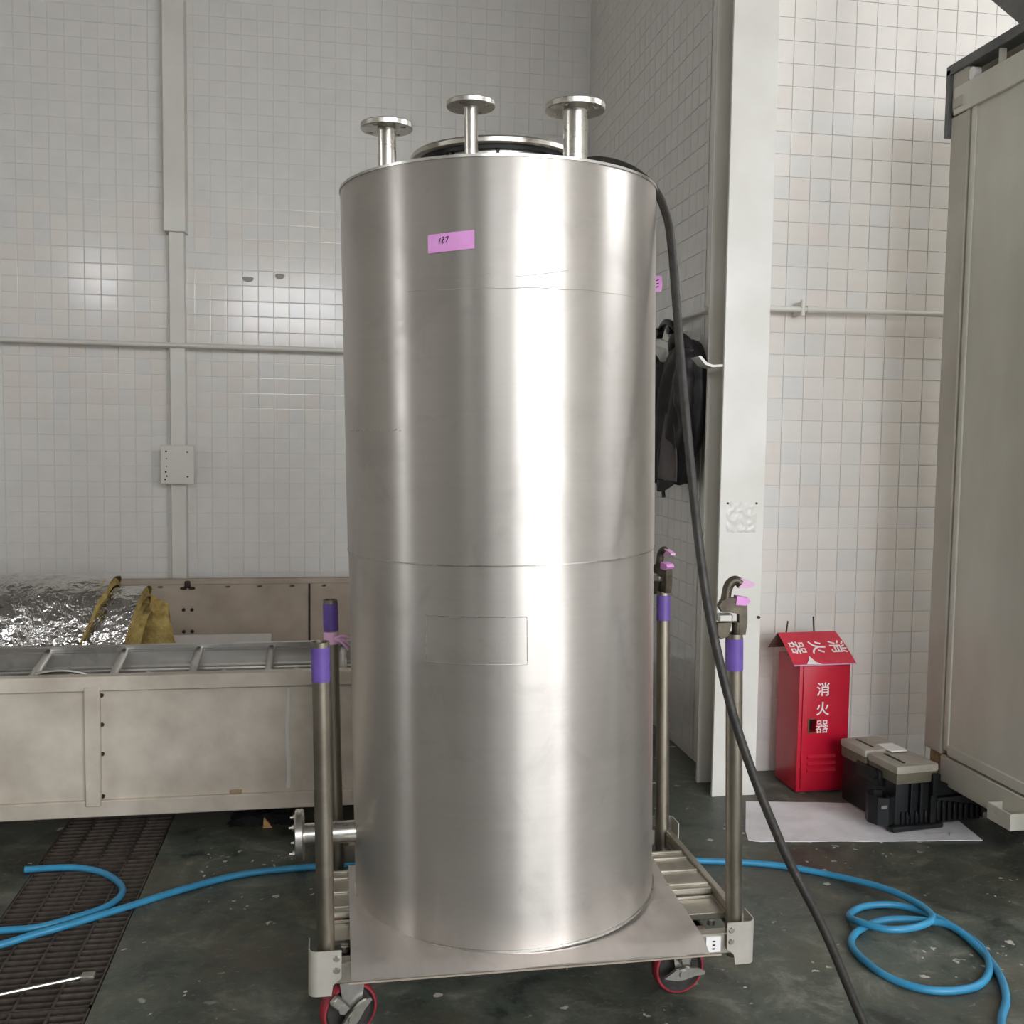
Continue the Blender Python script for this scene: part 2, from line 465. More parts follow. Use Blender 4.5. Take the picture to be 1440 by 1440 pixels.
# back wall: two bays either side of the post, the joints of the bays do not line up
cells = []
for (a, b) in split(-5.4, -1.07, -5.4):
    for c, d in split(0, 5.4, .04):
        cells.append((((a + b) / 2, YB, (c + d) / 2), b - a, d - c))
for (a, b) in split(-.975, XA, -.919):
    for c, d in split(0, 5.4, .035):
        cells.append((((a + b) / 2, YB, (c + d) / 2), b - a, d - c))
def rank_back(t):
    (x, y, z), w, h = t
    vis = -2.12 < x < .02 and 1.62 < z < 3.05
    return (0 if vis else 1, abs(z - 2.4))
tile_wall(wb, cells, rank_back)
cells = []
for (a, b) in split(XA + .004, RX, 1.718):
    for c, d in split(0, 5.4, .05):
        cells.append((((a + b) / 2, YT, (c + d) / 2), b - a, d - c))
def rank_tiled(t):
    (x, y, z), w, h = t
    vis = 1.79 < x < 2.83 and z < 3.6 and not (2.02 < x < 2.24 and z < .55)
    return (0 if vis else 1, abs(z - 1.6))
tile_wall(wt, cells, rank_tiled)
# alcove side wall faces -x; foreshortened, so joined
m = MB()
for (a, b) in split(YT + .2, YB, YT + .25):
    for c, d in split(0, 5.4, .05):
        vs, fs = tile_verts(b - a, d - c)
        mt = Matrix.Translation((XA, (a + b) / 2, (c + d) / 2)) @ Euler((random.gauss(0, .003), 0, -PI / 2 + random.gauss(0, .004))).to_matrix().to_4x4()
        m._add([mt @ Vector(v) for v in vs], fs)
o = m.build('tiles', 'tile', wa, 1); o['kind'] = 'stuff'

# post on the back wall (wider cover above), plate, small hooks
p = struct(MB().box(-1.067, -.973, 6.76, 6.86, 0, 2.86, .003).build('trim_2', 'steelwhite'))
MB().box(-1.094, -.960, 6.735, 6.86, 2.845, CZ, .003).build('post_cover', 'steelwhite', p)
# H-section column beside the alcove
c = struct(MB().box(1.611, 1.812, 4.03, 4.045, 0, CZ, .002).build('trim_3', 'steelwhite'))
MB().box(1.611, 1.812, 4.215, 4.23, 0, CZ, .002).build('rear_flange', 'steelwhite', c)
MB().box(1.70, 1.712, 4.045, 4.215, 0, CZ).build('web', 'steelwhite', c)
MB().box(1.70, 1.80, 4.23, 4.335, 0, CZ).build('packing_strip', 'steelwhite', c)
m = MB(); m.prism([(1.500, 1.906), (1.530, 1.872), (1.565, 1.861), (1.612, 1.866), (1.640, 1.872), (1.640, 1.880), (1.612, 1.876), (1.567, 1.871), (1.538, 1.882), (1.512, 1.908)], 'y', 4.04, 4.13)
m.build('gusset', 'steelwhite', c)
def lump(u, v):
    x = 1.637 + .145 * u; z = 1.155 + .14 * v
    e = min(u, 1 - u, v, 1 - v)
    n = noise.fractal(Vector((x * 45, z * 45, 3)), 1, 2, 4)
    return (x, 4.031 - max(0, min(e * 12, 1)) * (.003 + .0045 * max(n, -.6)), z)
MB().grid(lump, 26, 24).build('repaired_patch', 'steelwhite', c)
for x in (1.645, 1.775):
    MB().cyl((x, 4.03, 1.285), (x, 4.024, 1.285), .0045, n=10).build('screw_disc', 'rust', c)
MB().cyl((1.80, 4.03, .79), (1.80, 4.02, .79), .006, n=10).build('screw_disc', 'rust', c)

# wall rails
t = thing('wall_rail', 'grey painted pipe rail along the back wall behind the vat', 'rail', (-2, 6.75, 2.13))
MB().tube([(-5.4, 6.745, 2.14), (-1.13, 6.745, 2.125)], .016, 12).build('pipe', 'steelwhite', t)
MB().tube([(-1.13, 6.745, 2.125), (1.68, 6.745, 2.118)], .016, 12).build('pipe', 'steelwhite', t)
MB().box(-1.17, -.90, 6.722, 6.764, 2.115, 2.13, .003).build('clip', 'steelwhite', t)
for x in (-1.42, -.66):
    MB().box(x - .012, x + .012, 6.745, 6.849, 2.112, 2.138, .003).build('standoff', 'steelwhite', t)
t = thing('wall_rail', 'white pipe rail on the bright tiled wall above the red box', 'rail', (2.3, 4.25, 2.15))
MB().tube([(1.80, 4.255, 2.147), (4.2, 4.255, 2.16)], .0125, 12).build('pipe', 'steelwhite', t)
m = MB().box(2.055, 2.075, 4.25, 4.329, 2.125, 2.185, .004); m.cyl((2.065, 4.25, 2.12), (2.065, 4.25, 2.19), .011, n=12)
m.build('standoff', 'steelwhite', t)
MB().cyl((2.085, 4.255, 2.149), (2.13, 4.255, 2.149), .0165, n=14).build('coupling', 'steelwhite', t)
t = thing('wall_rail', 'thin grey rail on the dim alcove wall above the jackets', 'rail', (1.67, 4.8, 2.155))
MB().tube([(1.672, 4.40, 2.152), (1.672, 6.7, 2.16)], .010, 10).build('pipe', 'wallpaint', t)
for y in (4.45, 5.9):
    MB().box(1.672, 1.706, y - .01, y + .01, 2.14, 2.17).build('standoff', 'wallpaint', t)
# plate on the post
t = thing('junction_plate', 'small white square cover plate with rust brown discs on wall post', 'cover plate', (-1.015, 6.75, 1.23))
MB().box(-1.121, -.913, 6.70, 6.72, 1.232, 1.482, .004).build('plate', 'steelwhite', t)
MB().box(-1.075, -.965, 6.72, 6.765, 1.25, 1.46).build('back_box', 'steelwhite', t)
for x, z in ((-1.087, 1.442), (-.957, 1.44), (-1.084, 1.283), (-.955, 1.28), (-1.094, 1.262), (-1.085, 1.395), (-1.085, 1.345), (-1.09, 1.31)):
    MB().cyl((x, 6.702, z), (x, 6.698, z), .006 if abs(z - 1.37) > .06 else .004, n=10).build('screw_disc', 'rust', t)  # flat rust-brown discs in place of the plate's screws and holes
# two stains of old putty on the tiles
for x, z, lab in ((-.583, 2.585, 'grey chipped putty stuck on white back wall tile near post'), (-.378, 2.612, 'small half round grey putty stub on back wall tile')):
    m = MB(); n = 12
    pts = [(x + (.036 if lab[0] == 'g' else .031) * math.cos(a), z + .025 * math.sin(a) * (1 if math.sin(a) < 0 else .35)) for a in [2 * PI * k / n for k in range(n)]]
    m.prism(pts, 'y', 6.836, 6.8462)
    tag(m.build('putty_mark', 'stain'), lab, 'putty')

# ------------------------------------------------------------------ tank
TZ = 1.932
tank = thing('storage_tank', 'tall round brushed aluminium clad tank standing on the trolley', 'tank', (.480, 2.780, .272), (.0127, -.0237, 0))
RU, RL, ZS = .4292, .4272, .969
NS = 128
sl = MB().lathe([(RL, .004), (RL, ZS * .33), (RL, ZS * .66), (RL, ZS + .002)], NS).build('lower_shell', 'tank', tank)
su = MB().lathe([(RU - .002, ZS - .0015), (RU, ZS), (RU, ZS + .3), (RU, ZS + .6), (RU, TZ - .006), (RU - .0015, TZ)], NS).build('upper_shell', 'tank', tank)
MB().lathe([(RU - .001, ZS - .0012), (RU + .0014, ZS - .0008), (RU + .0014, ZS + .0025), (RU - .001, ZS + .003)], NS).build('lap_seam', 'tankrim', tank)
MB().lathe([(RL - .004, 0), (RL + .0055, 0), (RL + .006, .003), (RL + .004, .006), (RL - .001, .006)], NS).build('bottom_lip', 'tankrim', tank)
MB().lathe([(RU - .003, TZ - .004), (RU + .0028, TZ - .003), (RU + .003, TZ + .003), (RU - .002, TZ + .005), (RU - .006, TZ + .001)], NS).build('top_lip', 'tankrim', tank)
MB().lathe([(RU - .004, TZ), (.30, TZ + .012), (.1, TZ + .018), (.0001, TZ + .018)], 64).build('top_cover', 'tank', tank)
MB().disc(RL - .003, .002, 96, flip=True).build('bottom_plate', 'tankrim', tank)
# embossed rectangle on the lower shell
def on_shell(R):
    def f(u, z, off=0.0):      # u: world-ish x offset -> angle measured from the -y side
        a = u / R
        return Vector(((R + off) * math.sin(a), -(R + off) * math.cos(a), z))
    return f
fl, fu = on_shell(RL), on_shell(RU)
# the side that faces the camera lies at about -9.7 degrees
def curved_plate(f, u0, u1, z0, z1, t, bev=.004, nu=18):
    m = MB()
    for (ua, ub, za, zb, ta) in ((u0, u1, z0, z1, 0),):
        pass
    rows = [(z0, 0), (z0 + bev, t), (z1 - bev, t), (z1, 0)]
    us = [u0] + [u0 + bev + (u1 - u0 - 2 * bev) * k / nu for k in range(nu + 1)] + [u1]
    vs = []
    for i, u in enumerate(us):
        for z, tt in rows:
            vs.append(f(u, z, 0 if i in (0, len(us) - 1) else tt))
    k = len(rows)
    m._add(vs, [[i * k + j, (i + 1) * k + j, (i + 1) * k + j + 1, i * k + j + 1] for i in range(len(us) - 1) for j in range(k - 1)])
    return m
pl = [(-.262, .728), (-.008, .728), (-.008, .845), (-.262, .845), (-.262, .728)]
m = MB()
for (ua, za), (ub, zb) in zip(pl, pl[1:]):
    m.tube([fl(ua + (ub - ua) * k / 16, za + (zb - za) * k / 16, -.0006) for k in range(17)], .0016 if za == zb else .0010, 8)
m.build('embossed_panel', 'tankrim', tank)
# pencil line scratched round the upper shell and small scuffs
m = MB(); m.tube([fu(-.30 + .62 * k / 40, 1.628 + .0012 * math.sin(k * .7) - .004 * (k > 34) * (k - 34) / 6, -.0002) for k in range(41)], .0007, 5)
m.build('scribed_line', 'stain', tank)
m = MB(); m.tube([fu(-.03 + .13 * k / 12, 1.655 + .018 * (k / 12) ** 1.4, -.0002) for k in range(13)], .0006, 5)
m.build('scratch', 'stain', tank)
m = MB(); m.tube([fu(-.19 + .10 * k / 10, 1.642 + .02 * (k / 10), -.0002) for k in range(11)], .0005, 5)
m.build('scratch', 'stain', tank)
m = MB()
for k in range(13):
    u = -.56 + .019 * k
    m.tube([fu(u, 1.296 + .001 * (k % 2), .0), fu(u + .004 + .003 * (k % 3), 1.296 + .003 * (k % 2), .0)], .0014, 5)
m.build('stencil_marks', 'stain', tank)
# manhole
mc = Matrix.Translation((.02, .175, TZ))
MB().lathe([(.212, .0), (.212, .128)], 64, mc).build('manhole_neck', 'stainless', tank)
MB().lathe([(.213, .118), (.228, .118), (.228, .129), (.213, .129)], 64, mc).build('manhole_gasket', 'darkseal', tank)
MB().lathe([(.0001, .150), (.22, .150), (.243, .148), (.247, .143), (.247, .132), (.242, .129), (.0001, .129)], 64, mc).build('manhole_lid', 'stainless', tank)
for k in range(10):
    a = 2 * PI * (k + .3) / 10
    q = mc @ Vector((.219 * math.cos(a), .219 * math.sin(a), .052))
    MB().box(q.x - .004, q.x + .004, q.y - .004, q.y + .004, q.z + .045, q.z + .066, .001).build('manhole_clip', 'darkseal', tank)
# nozzles
for nx, ny, pr, fr, ft, zt in ((-.302, .010, .0243, .070, .016, 2.389), (-.097, -.168, .017, .0625, .014, 2.400), (.167, -.205, .0303, .0775, .016, 2.394)):
    zt -= .272
    pipe = MB().lathe([(pr, TZ - .02), (pr, zt - ft - .006), (pr + .003, zt - ft)], 32, Matrix.Translation((nx, ny, 0))).build('nozzle', 'stainless', tank)
    mm = MB().lathe([(pr - .004, zt), (fr - .002, zt), (fr, zt - .002), (fr, zt - ft + .002), (fr - .002, zt - ft), (pr - .004, zt - ft)], 40, Matrix.Translation((nx, ny, 0)), close=True)
    fo = mm.build('flange', 'stainless', pipe)
    holes = []
    for k in range(4):
        a = PI / 4 + PI / 2 * k + .15
        bx, by = nx + (fr * .75) * math.cos(a), ny + (fr * .75) * math.sin(a)
        holes.append(MB().cyl((bx, by, zt - ft - .01), (bx, by, zt + .01), fr * .11, n=14))
    cut(fo, holes)
# bottom outlet towards the left
zo = .452 - .272
ox, oy = -.40, -.03
pipe = MB().cyl((-.40, oy, zo), (-.565, oy, zo), .030, n=28).build('outlet_pipe', 'stainless', tank)
rotm = Matrix.Translation((-.565, oy, zo)) @ Matrix.Rotation(-PI / 2, 4, 'Y')
m = MB().lathe([(.0001, 0), (.066, 0), (.070, .003), (.070, .021), (.066, .024), (.0001, .024)], 36, rotm)
m.build('flange', 'stainless', pipe)
for k in range(4):
    a = PI / 4 + PI / 2 * k
    y, z = oy + .052 * math.cos(a), zo + .052 * math.sin(a)
    m2 = MB().cyl((-.604, y, z), (-.565, y, z), .004, n=8); m2.cyl((-.596, y, z), (-.588, y, z), .0075, n=6)
    m2.build('bolt', 'zinc', pipe)
# tape labels on the tank
t = MB().grid(lambda u, v: fu(-.2415 + .115 * u, 1.713 + .043 * v + .006 * u, .0012 + .004 * max(0, .3 - v) * abs(math.sin(5 * u)) + .003 * max(0, u - .8)), 16, 6)
t.solidify(.0006)
lab = t.build('tape_label', 'pink', tank, label='pink tape label with handwritten 187')
def ink(pts, name='handwriting'):
    mm = MB(); mm.tube(spline([fu(-.207 + x, 1.742 + z, .0022) for x, z in pts], 4), .0009, 5); return mm
mk = [[(-.007, -.006), (-.003, .007)], [(.0, .006), (.004, .008), (.006, .005), (.001, .0), (.004, -.005), (.001, -.006), (.0005, -.002), (.006, .004)], [(.009, .006), (.016, .009), (.013, .0), (.011, -.005)]]
m = MB()
for s_ in mk: m.tube(spline([fu(-.205 + x, 1.741 + z, .0026) for x, z in s_], 4), .0009, 5)
o = m.build('handwriting', 'ink', lab); o['label'] = 'black handwritten 187'
t = MB().grid(lambda u, v: fu(.595 + .004 * v, 1.672 + .044 * v, .001 + .017 * u + .004 * math.sin(3 * v)), 5, 5)
t.solidify(.0006); lab = t.build('tape_flag', 'pink', tank, label='small folded pink tape flag with ink marks')
m = MB()
for k in range(3): m.tube([fu(.5945 + .001, 1.684 + .009 * k, .004), fu(.5945 + .001, 1.687 + .009 * k, .012)], .0012, 5)
m.build('handwriting', 'ink', lab)

# ------------------------------------------------------------------ trolley
TX0, TX1, TY0, TY1 = -.022, 1.04, 2.41, 3.07
tr = thing('stacking_trolley', 'low galvanised post trolley on red wheeled casters under the tank', 'trolley', (.51, 2.74, 0))
MB().box(-.02, 1.04, 2.376, 2.41, .207, .262, .003).build('front_beam', 'trolley', tr)
MB().box(-.02, 1.05, 3.08, 3.12, .207, .262, .003).build('rear_beam', 'trolley', tr)
MB().box(-.045, -.018, 2.42, 3.06, .21, .262, .003).build('side_rail', 'trolley', tr)
for k in range(4):
    MB().box(1.062 + .0 * k, 1.066, 2.44, 3.04, .206 + k * .016, .212 + k * .016).build('rail_flange', 'trolley', tr)
MB().box(1.066, 1.086, 2.42, 3.08, .205, .268, .003).build('side_rail', 'trolley', tr)
for i, (a, b, z) in enumerate(((2.535, 2.632, .235), (2.640, 2.676, .256), (2.684, 2.766, .256), (2.774, 2.855, .256), (2.863, 2.90, .256))):
    s_ = MB().box(-.02, 1.064, a, b, z - .014, z + .004, .002).build('deck_slat', 'trolley', tr)
    MB().box(-.02, 1.064, b - .010, b, z + .003, z + .009, .002).build('slat_edge', 'trolley', s_)
MB().box(.03, 1.0, 2.40, 2.60, .19, .205).build('under_tray', 'vatin', tr)
for x in (.02, 1.02):
    for y in (2.47, 2.53):
        MB().cyl((x, y, .21), (x, y, .222), .012, .009, n=10).build('rivet', 'zinc', tr)
posts = [((-.024, 2.41), (-.040, 2.395), 1), ((1.035, 2.405), (1.006, 2.395), 1), ((1.06, 3.07), (1.056, 3.11), 1), ((.002, 3.06), (-.021, 3.03), 1)]
PT = []
for i, (b, tp, _) in enumerate(posts):
    b3, t3 = Vector((b[0], b[1], .19)), Vector((tp[0], tp[1], 1.05))
    ax = (t3 - b3).normalized()
    mt = Matrix.Translation(b3) @ ax.to_track_quat('Z', 'Y').to_matrix().to_4x4()
    L = (t3 - b3).length
    r = .0215
    po = MB().lathe([(r, 0), (r, L), (r - .004, L), (r - .004, L - .12), (.0001, L - .12)], 28, mt).build('post', 'post', tr)
    zt = L - (.012 if i != 3 else .010)
    MB().lathe([(r, zt - .083), (r + .0012, zt - .083), (r + .0012, zt), (r, zt)], 28, mt).build('tape_band', 'purple', po)
    PT.append((mt, L))
    # corner pocket that takes the post
    sx = -1 if i in (0, 3) else 1
    sy = -1 if i in (0, 1) else 1
    fx = lambda x: b[0] + sx * x
    fy = lambda y: b[1] + sy * y
    x_out, x_in = fx(.036), fx(-.036)
    zt_, zb_ = (.295, .182)
    yf = fy(.040)
    
    mm = MB()
    mm.prism([(fx(.022), zt_), (fx(-.036), zt_), (fx(-.036), zt_ - .070), (fx(-.016), zt_ - .086), (fx(-.012), zb_), (fx(.022), zb_)], 'y', yf, yf - sy * .003)
    arc = [(fx(.022 + .022 * math.sin(PI / 2 * k / 8)), fy(.018 + .022 * math.cos(PI / 2 * k / 8))) for k in range(9)] + [(fx(.044), fy(-.035))]
    inn = [(fx(.022 + .019 * math.sin(PI / 2 * k / 8)), fy(.018 + .019 * math.cos(PI / 2 * k / 8))) for k in range(9)] + [(fx(.041), fy(-.035))]
    mm.prism(arc + inn[::-1], 'z', zb_, zt_)
    br = mm.build('corner_bracket', 'bracket', tr)
    for dz in (.020, .050):
        q = Vector((fx(-.024), yf, zt_ - dz))
        m2 = MB().cyl(q, q + Vector((0, sy * .004, 0)), .0085, .006, n=14)
        m2.build('rivet', 'zinc', br)
# pink wrap with tails on the rear left post, below its purple band
mt, L = PT[3]
pw = MB().lathe([(.0215, L - .135), (.0235, L - .133), (.0225, L - .118), (.0235, L - .100), (.0215, L - .097)], 24, mt).build('tape_wrap', 'palepink', tr)
for d in ((.05, -.012, -.022), (.048, -.006, .002), (.04, -.02, -.03)):
    q = mt @ Vector((.02, -.008, L - .118))
    m = MB().tube(spline([q, q + Vector(d) * .5 + Vector((0, 0, .008)), q + Vector(d)], 5), .007, 6, rf=lambda t: 1 - .55 * t)
    m.build('tape_tail', 'palepink', tr)
# sticker on the front beam
st = MB().box(.945, .985, 2.3725, 2.3762, .216, .257).build('sticker', 'white', tr)
for z in (.245, .235, .225): MB().box(.962, .970, 2.3718, 2.3728, z - .002, z + .002).build('print_mark', 'ink', st)
# casters
def caster(x, y, wx, wy, yaw, pedal):
    Rz = Matrix.Translation((wx, wy, 0)) @ Matrix.Rotation(yaw, 4, 'Z')
    r = .074
    f = MB()
    f.box(-.05, .05, -.045, .045, .194, .205, .002)
    f.cyl((0.0, 0, .165), (0.0, 0, .196), .034, n=20)
    for s in (-1, 1):
        f.prism([(-.018, .060), (.018, .060), (.034, .165), (-.034, .165)], 'y', s * .031 - .002, s * .031 + .002)
    f.box(-.034, .034, -.033, .033, .160, .168)
    f.xf(Rz); fk = f.build('caster', 'zinc', tr)
    w = MB()
    rm = Matrix.Translation((0, 0, r)) @ Matrix.Rotation(PI / 2, 4, 'X')
    w.lathe([(r, -.012), (r, .012), (r - .004, .018), (r - .009, .0185), (r - .009, -.0185), (r - .004, -.018)], 40, rm, close=True)
    w.xf(Rz); w.build('tyre', 'redwheel', fk)
    w = MB(); w.lathe([(.0001, -.012), (.024, -.017), (.03, -.010), (r - .016, -.009), (r - .0085, -.0175), (r - .0085, .0175), (r - .016, .009), (.03, .010), (.024, .017), (.0001, .012)], 36, rm)
    w.xf(Rz); w.build('wheel', 'wheelhub', fk)
    a = MB(); a.cyl((0, -.045, r), (0, .045, r), .009, n=12); a.cyl((0, -.047, r), (0, -.040, r), .014, n=6)
    a.xf(Rz); a.build('axle', 'zinc', fk)
    if pedal:
        pd = MB()
        pd.prism([(-.062, .068), (-.03, .088), (.0, .094), (.035, .090), (.060, .078), (.058, .070), (.03, .068), (.0, .060), (-.03, .060)], 'y', -.053, -.044)
        pd.box(-.014, .014, -.052, -.036, .10, .155, .004)
        pd.cyl((-.004, -.056, .118), (-.004, -.036, .118), .011, n=6)
        pd.cyl((-.006, -.058, .077), (-.006, -.052, .077), .012, n=12)
        pd.xf(Rz @ Matrix.Translation((0, 0, r)) @ Matrix.Rotation(pedal, 4, 'Y') @ Matrix.Translation((0, 0, -r)))
        pd.build('brake_pedal', 'zinc', fk)
caster(.96, 2.55, .943, 2.575, .08, .02)
caster(.03, 2.50, .030, 2.50, .32, -.75)
caster(.06, 2.98, .06, 2.97, .5, 0)
caster(.97, 2.98, .97, 2.97, .3, 0)

# aluminium sheet between tank and trolley
def sheet(u, v):
    x = .034 + .892 * u + .03 * v * u
    y = 2.302 + .62 * v
    front = max(0, 1 - v * 14)
    y += front * .006 * noise.noise(Vector((x * 14, 2, 0))) - front * .004
    z = .267 + .0016 * noise.noise(Vector((x * 5, y * 6, 1)))
    z -= front * (.010 + .006 * noise.noise(Vector((x * 6, 9, 0))))
    if u > .72: z += (u - .72) * .035 * noise.noise(Vector((x * 13, y * 9, 5)))
    return (x, y, z)
m = MB().grid(sheet, 70, 46); m.solidify(.0022)
tag(m.build('aluminium_sheet', 'sheet'), 'thin dull aluminium sheet laid under the tank on the trolley', 'metal sheet')

# wrenches standing in the right hand posts
def wrench(post, label, facing, rot):
    mt, L = PT[post]
    loc = mt @ Vector((0, 0, L))
    t = thing('pipe_wrench', label, 'wrench', loc, (0, 0, rot))
    MB().tube([(.004, 0, -.11), (.006, 0, .03)], .0125, 10).build('handle', 'wrench', t)
    m = MB()
    m.prism([(-.045, .070), (-.038, .085), (-.018, .094), (.012, .090), (.028, .082), (.030, .030), (.026, -.002), (.010, -.002), (.008, .052), (-.020, .056), (-.036, .056)], 'y', -.012, .012)
    m.build('body', 'wrench', t)
    MB().box(-.046, -.008, -.013, .013, .030, .052, .004).build('adjusting_nut', 'zinc', t)
    m = MB(); m.prism([(-.046, .028), (-.010, .030), (-.018, -.006), (-.038, -.014), (-.046, .0)], 'y', -.011, .011); m.build('frame', 'wrench', t)
    m = MB().tube(spline([(-.026, 0, .08), (-.022, 0, .112), (-.014, 0, .130), (.0, 0, .137), (.012, 0, .129)], 6), .0125, 10)
    m.build('hook_jaw', 'wrench', t)
    m = MB(); m.prism([(.004, .144), (.018, .141), (.046, .131), (.048, .124), (.03, .119), (.006, .118)], 'y', -.0085, .0085); m.build('tape_upper', 'palepink', t)
    m = MB(); m.prism([(.0, .098), (.030, .093), (.036, .084), (.024, .074), (-.002, .076)], 'y', -.0145, .0145); m.build('tape_lower', 'pink', t)
    return t
wrench(1, 'oily pipe wrench with pink taped jaws in front right trolley post', 1, -.1)
wrench(2, 'pipe wrench with pink taped jaw in rear right post behind tank edge', 1, -1.25)

# black braided hose over the tank
pts = [(.50, 3.05, 2.235), (.58, 2.99, 2.30), (.66, 2.93, 2.345), (.745, 2.87, 2.352), (.821, 2.81, 2.318), (.872, 2.745, 2.252), (.892, 2.69, 2.17), (.889, 2.62, 2.06), (.886, 2.52, 1.765), (.893, 2.45, 1.505), (.903, 2.38, 1.255), (.927, 2.34, 1.063), (.984, 2.29, .813), (1.087, 2.25, .543), (1.194, 2.22, .331), (1.30, 2.19, .085), (1.34, 2.13, .014), (1.38, 1.95, .012), (1.40, 1.6, .012)]
t = MB().tube(spline(pts, 10), .0115, 14)
tag(t.build('pressure_hose', 'cable'), 'black braided hose hanging from tank top down to the floor', 'hose')

# ------------------------------------------------------------------ blue air hose on the floor
h1 = [(-1.078, 3.638), (-.925, 3.634), (-.818, 3.584), (-.738, 3.492), (-.706, 3.401), (-.735, 3.307), (-.826, 3.237), (-.918, 3.19), (-1.02, 3.187), (-1.16, 3.17), (-1.26, 3.10), (-1.24, 3.02), (-1.10, 3.045)]
h2 = [(-.991, 3.095), (-.906, 3.148), (-.817, 3.198), (-.667, 3.297), (-.505, 3.404), (-.327, 3.491), (-.109, 3.519), (.2, 3.53), (.6, 3.50), (1.0, 3.44)]
h3 = [(1.325, 3.371), (1.463, 3.339), (1.593, 3.29), (1.736, 3.192), (1.837, 3.036), (1.887, 2.903), (1.878, 2.806), (1.796, 2.757), (1.696, 2.753), (1.636, 2.817), (1.641, 2.898), (1.724, 2.952), (1.833, 2.941), (1.91, 2.859), (1.939, 2.75), (1.939, 2.638), (1.879, 2.523), (1.779, 2.449), (1.648, 2.451), (1.565, 2.531), (1.543, 2.663), (1.568, 2.75), (1.65, 2.82), (1.747, 2.839), (1.848, 2.801), (1.91, 2.745), (1.927, 2.627), (1.895, 2.501), (1.829, 2.38), (1.737, 2.274), (1.66, 2.12), (1.62, 1.9)]
zz = {4: .03, 5: .034, 6: .034, 7: .034, 8: .034, 9: .030, 23: .02, 24: .028, 25: .03, 12: .014, 13: .013}
pts = [(x, y, .0115) for x, y in h1 + h2] + [(x, y, zz.get(i, .0115)) for i, (x, y) in enumerate(h3)]
ah = thing('air_hose', 'bright blue air hose running across the floor to a loose coil', 'hose', (0, 3.5, 0))
sp = spline(pts, 9)
MB().tube(sp, .0112, 12, caps=False).build('hose_tube', 'hose', ah)
d = (sp[0] - sp[2]).normalized()
MB().lathe([(.0112, .0006), (.0075, .0006), (.0075, -.05)], 16, Matrix.Translation(sp[0]) @ d.to_track_quat('Z', 'Y').to_matrix().to_4x4()).build('open_end', 'hose', ah)

# ------------------------------------------------------------------ drain grates
def grate(y0, y1, label):
    t = thing('drain_grate', label, 'grate', ((DX0 + DX1) / 2, y0, 0), group=None)
    x0, x1 = DX0 + .004, DX1 - .004
    for x in (x0, x1 - .006): MB().box(x, x + .006, y0, y1, -.03, -.001).build('frame_bar', 'grate', t)
    for y in (y0, y1 - .006): MB().box(x0, x1, y, y + .006, -.03, -.001).build('frame_bar', 'grate', t)
    for k in range(1, 4):
        x = x0 + (x1 - x0) * k / 4
        MB().box(x - .004, x + .004, y0, y1, -.024, -.0005).build('bearing_bar', 'grate', t)
    me = MB().box(-(x1 - x0) / 2, (x1 - x0) / 2, -.0042, .0042, -.022, 0, .001).mesh('cross_bar', 'grate')
    n = int(round((y1 - y0) / .034))
    for k in range(1, n):
        o = bpy.data.objects.new('cross_bar', me); COL.objects.link(o); o.parent = t
        o.location = (0, (y1 - y0) * k / n, -.002 + random.uniform(-.001, .001))
grate(1.62, 2.735, 'rusty floor drain grate panel beside the trolley without hose on it')
grate(2.74, 3.735, 'rusty floor drain grate panel crossed by the looping blue hose')
grate(3.74, 4.80, 'rusty floor drain grate panel half hidden under the steel vat')
m = MB().tube([(-.99, 2.795, .006), (-.70, 2.885, .006)], .005, 8)
m.box(-.712, -.675, 2.87, 2.90, .0, .012, .002)
tag(m.build('steel_rod', 'zinc'), 'thin steel rod lying across the rusty drain grate', 'rod')

# ------------------------------------------------------------------ long steel vat
V0, V1, VY0, VY1 = -3.2, .75, 3.80, 6.40
vat = thing('steel_vat', 'wide shallow stained stainless vat on skids below the back wall', 'vat', (-1.2, 5.1, 0))
MB().box(V0, V1, VY0 + .018, VY0 + .024, .17, .62).build('front_panel', 'vat', vat)
MB().box(V0, V1, VY0, VY0 + .055, .598, .654, .004).build('top_rim', 'vat', vat)
MB().box(V0, V1, VY0, VY0 + .055, .126, .188, .004).build('bottom_rim', 'vat', vat)
for x in (-.912, -2.4):
    MB().box(x, x + .054, VY0 - .006, VY0 + .03, .168, .615, .003).build('rib', 'vat', vat)
m = MB().grid(lambda u, v: (-.192 + .016 * u + .003 * math.sin(9 * v), VY0 + .018 - .004 * math.sin(PI * u), .20 + .39 * v), 6, 20)
m.build('weld_seam', 'board', vat)
for x, z in ((-.855, .47), (-.855, .36), (-.855, .58), (-.856, .20)):
    MB().cyl((x, VY0 + .018, z), (x, VY0 + .012, z), .008, n=10).build('weld_spot', 'rust', vat)
MB().box(-.40, -.355, VY0 + .010, VY0 + .02, .188, .202, .002).build('rust_tab', 'rustbeige', vat)
rp = MB().box(V0, V1, VY1, VY1 + .006, .15, .62).build('rear_panel', 'vatin', vat)
vo = -ORG[vat.name]; slots = []
MB().box(V0, V1, VY1 - .005, VY1 + .05, .62, .655, .003).build('rear_rim', 'vatin', vat)
MB().box(V0, V1, VY1 + .040, VY1 + .046, .15, .625).build('added_slot_backing', 'vatin', vat)  # unseen skin added behind the slots to keep the light out of them
MB().box(V0, V1, VY0 + .02, VY1, .15, .158).build('vat_floor', 'vatin', vat)
for x in (V0, V1 - .006): MB().box(x, x + .006, VY0 + .02, VY1, .15, .64).build('end_panel', 'vatin', vat)
MB().box(-.181, -.168, VY1 - .006, VY1, .17, .62).build('panel_joint', 'rust', vat)
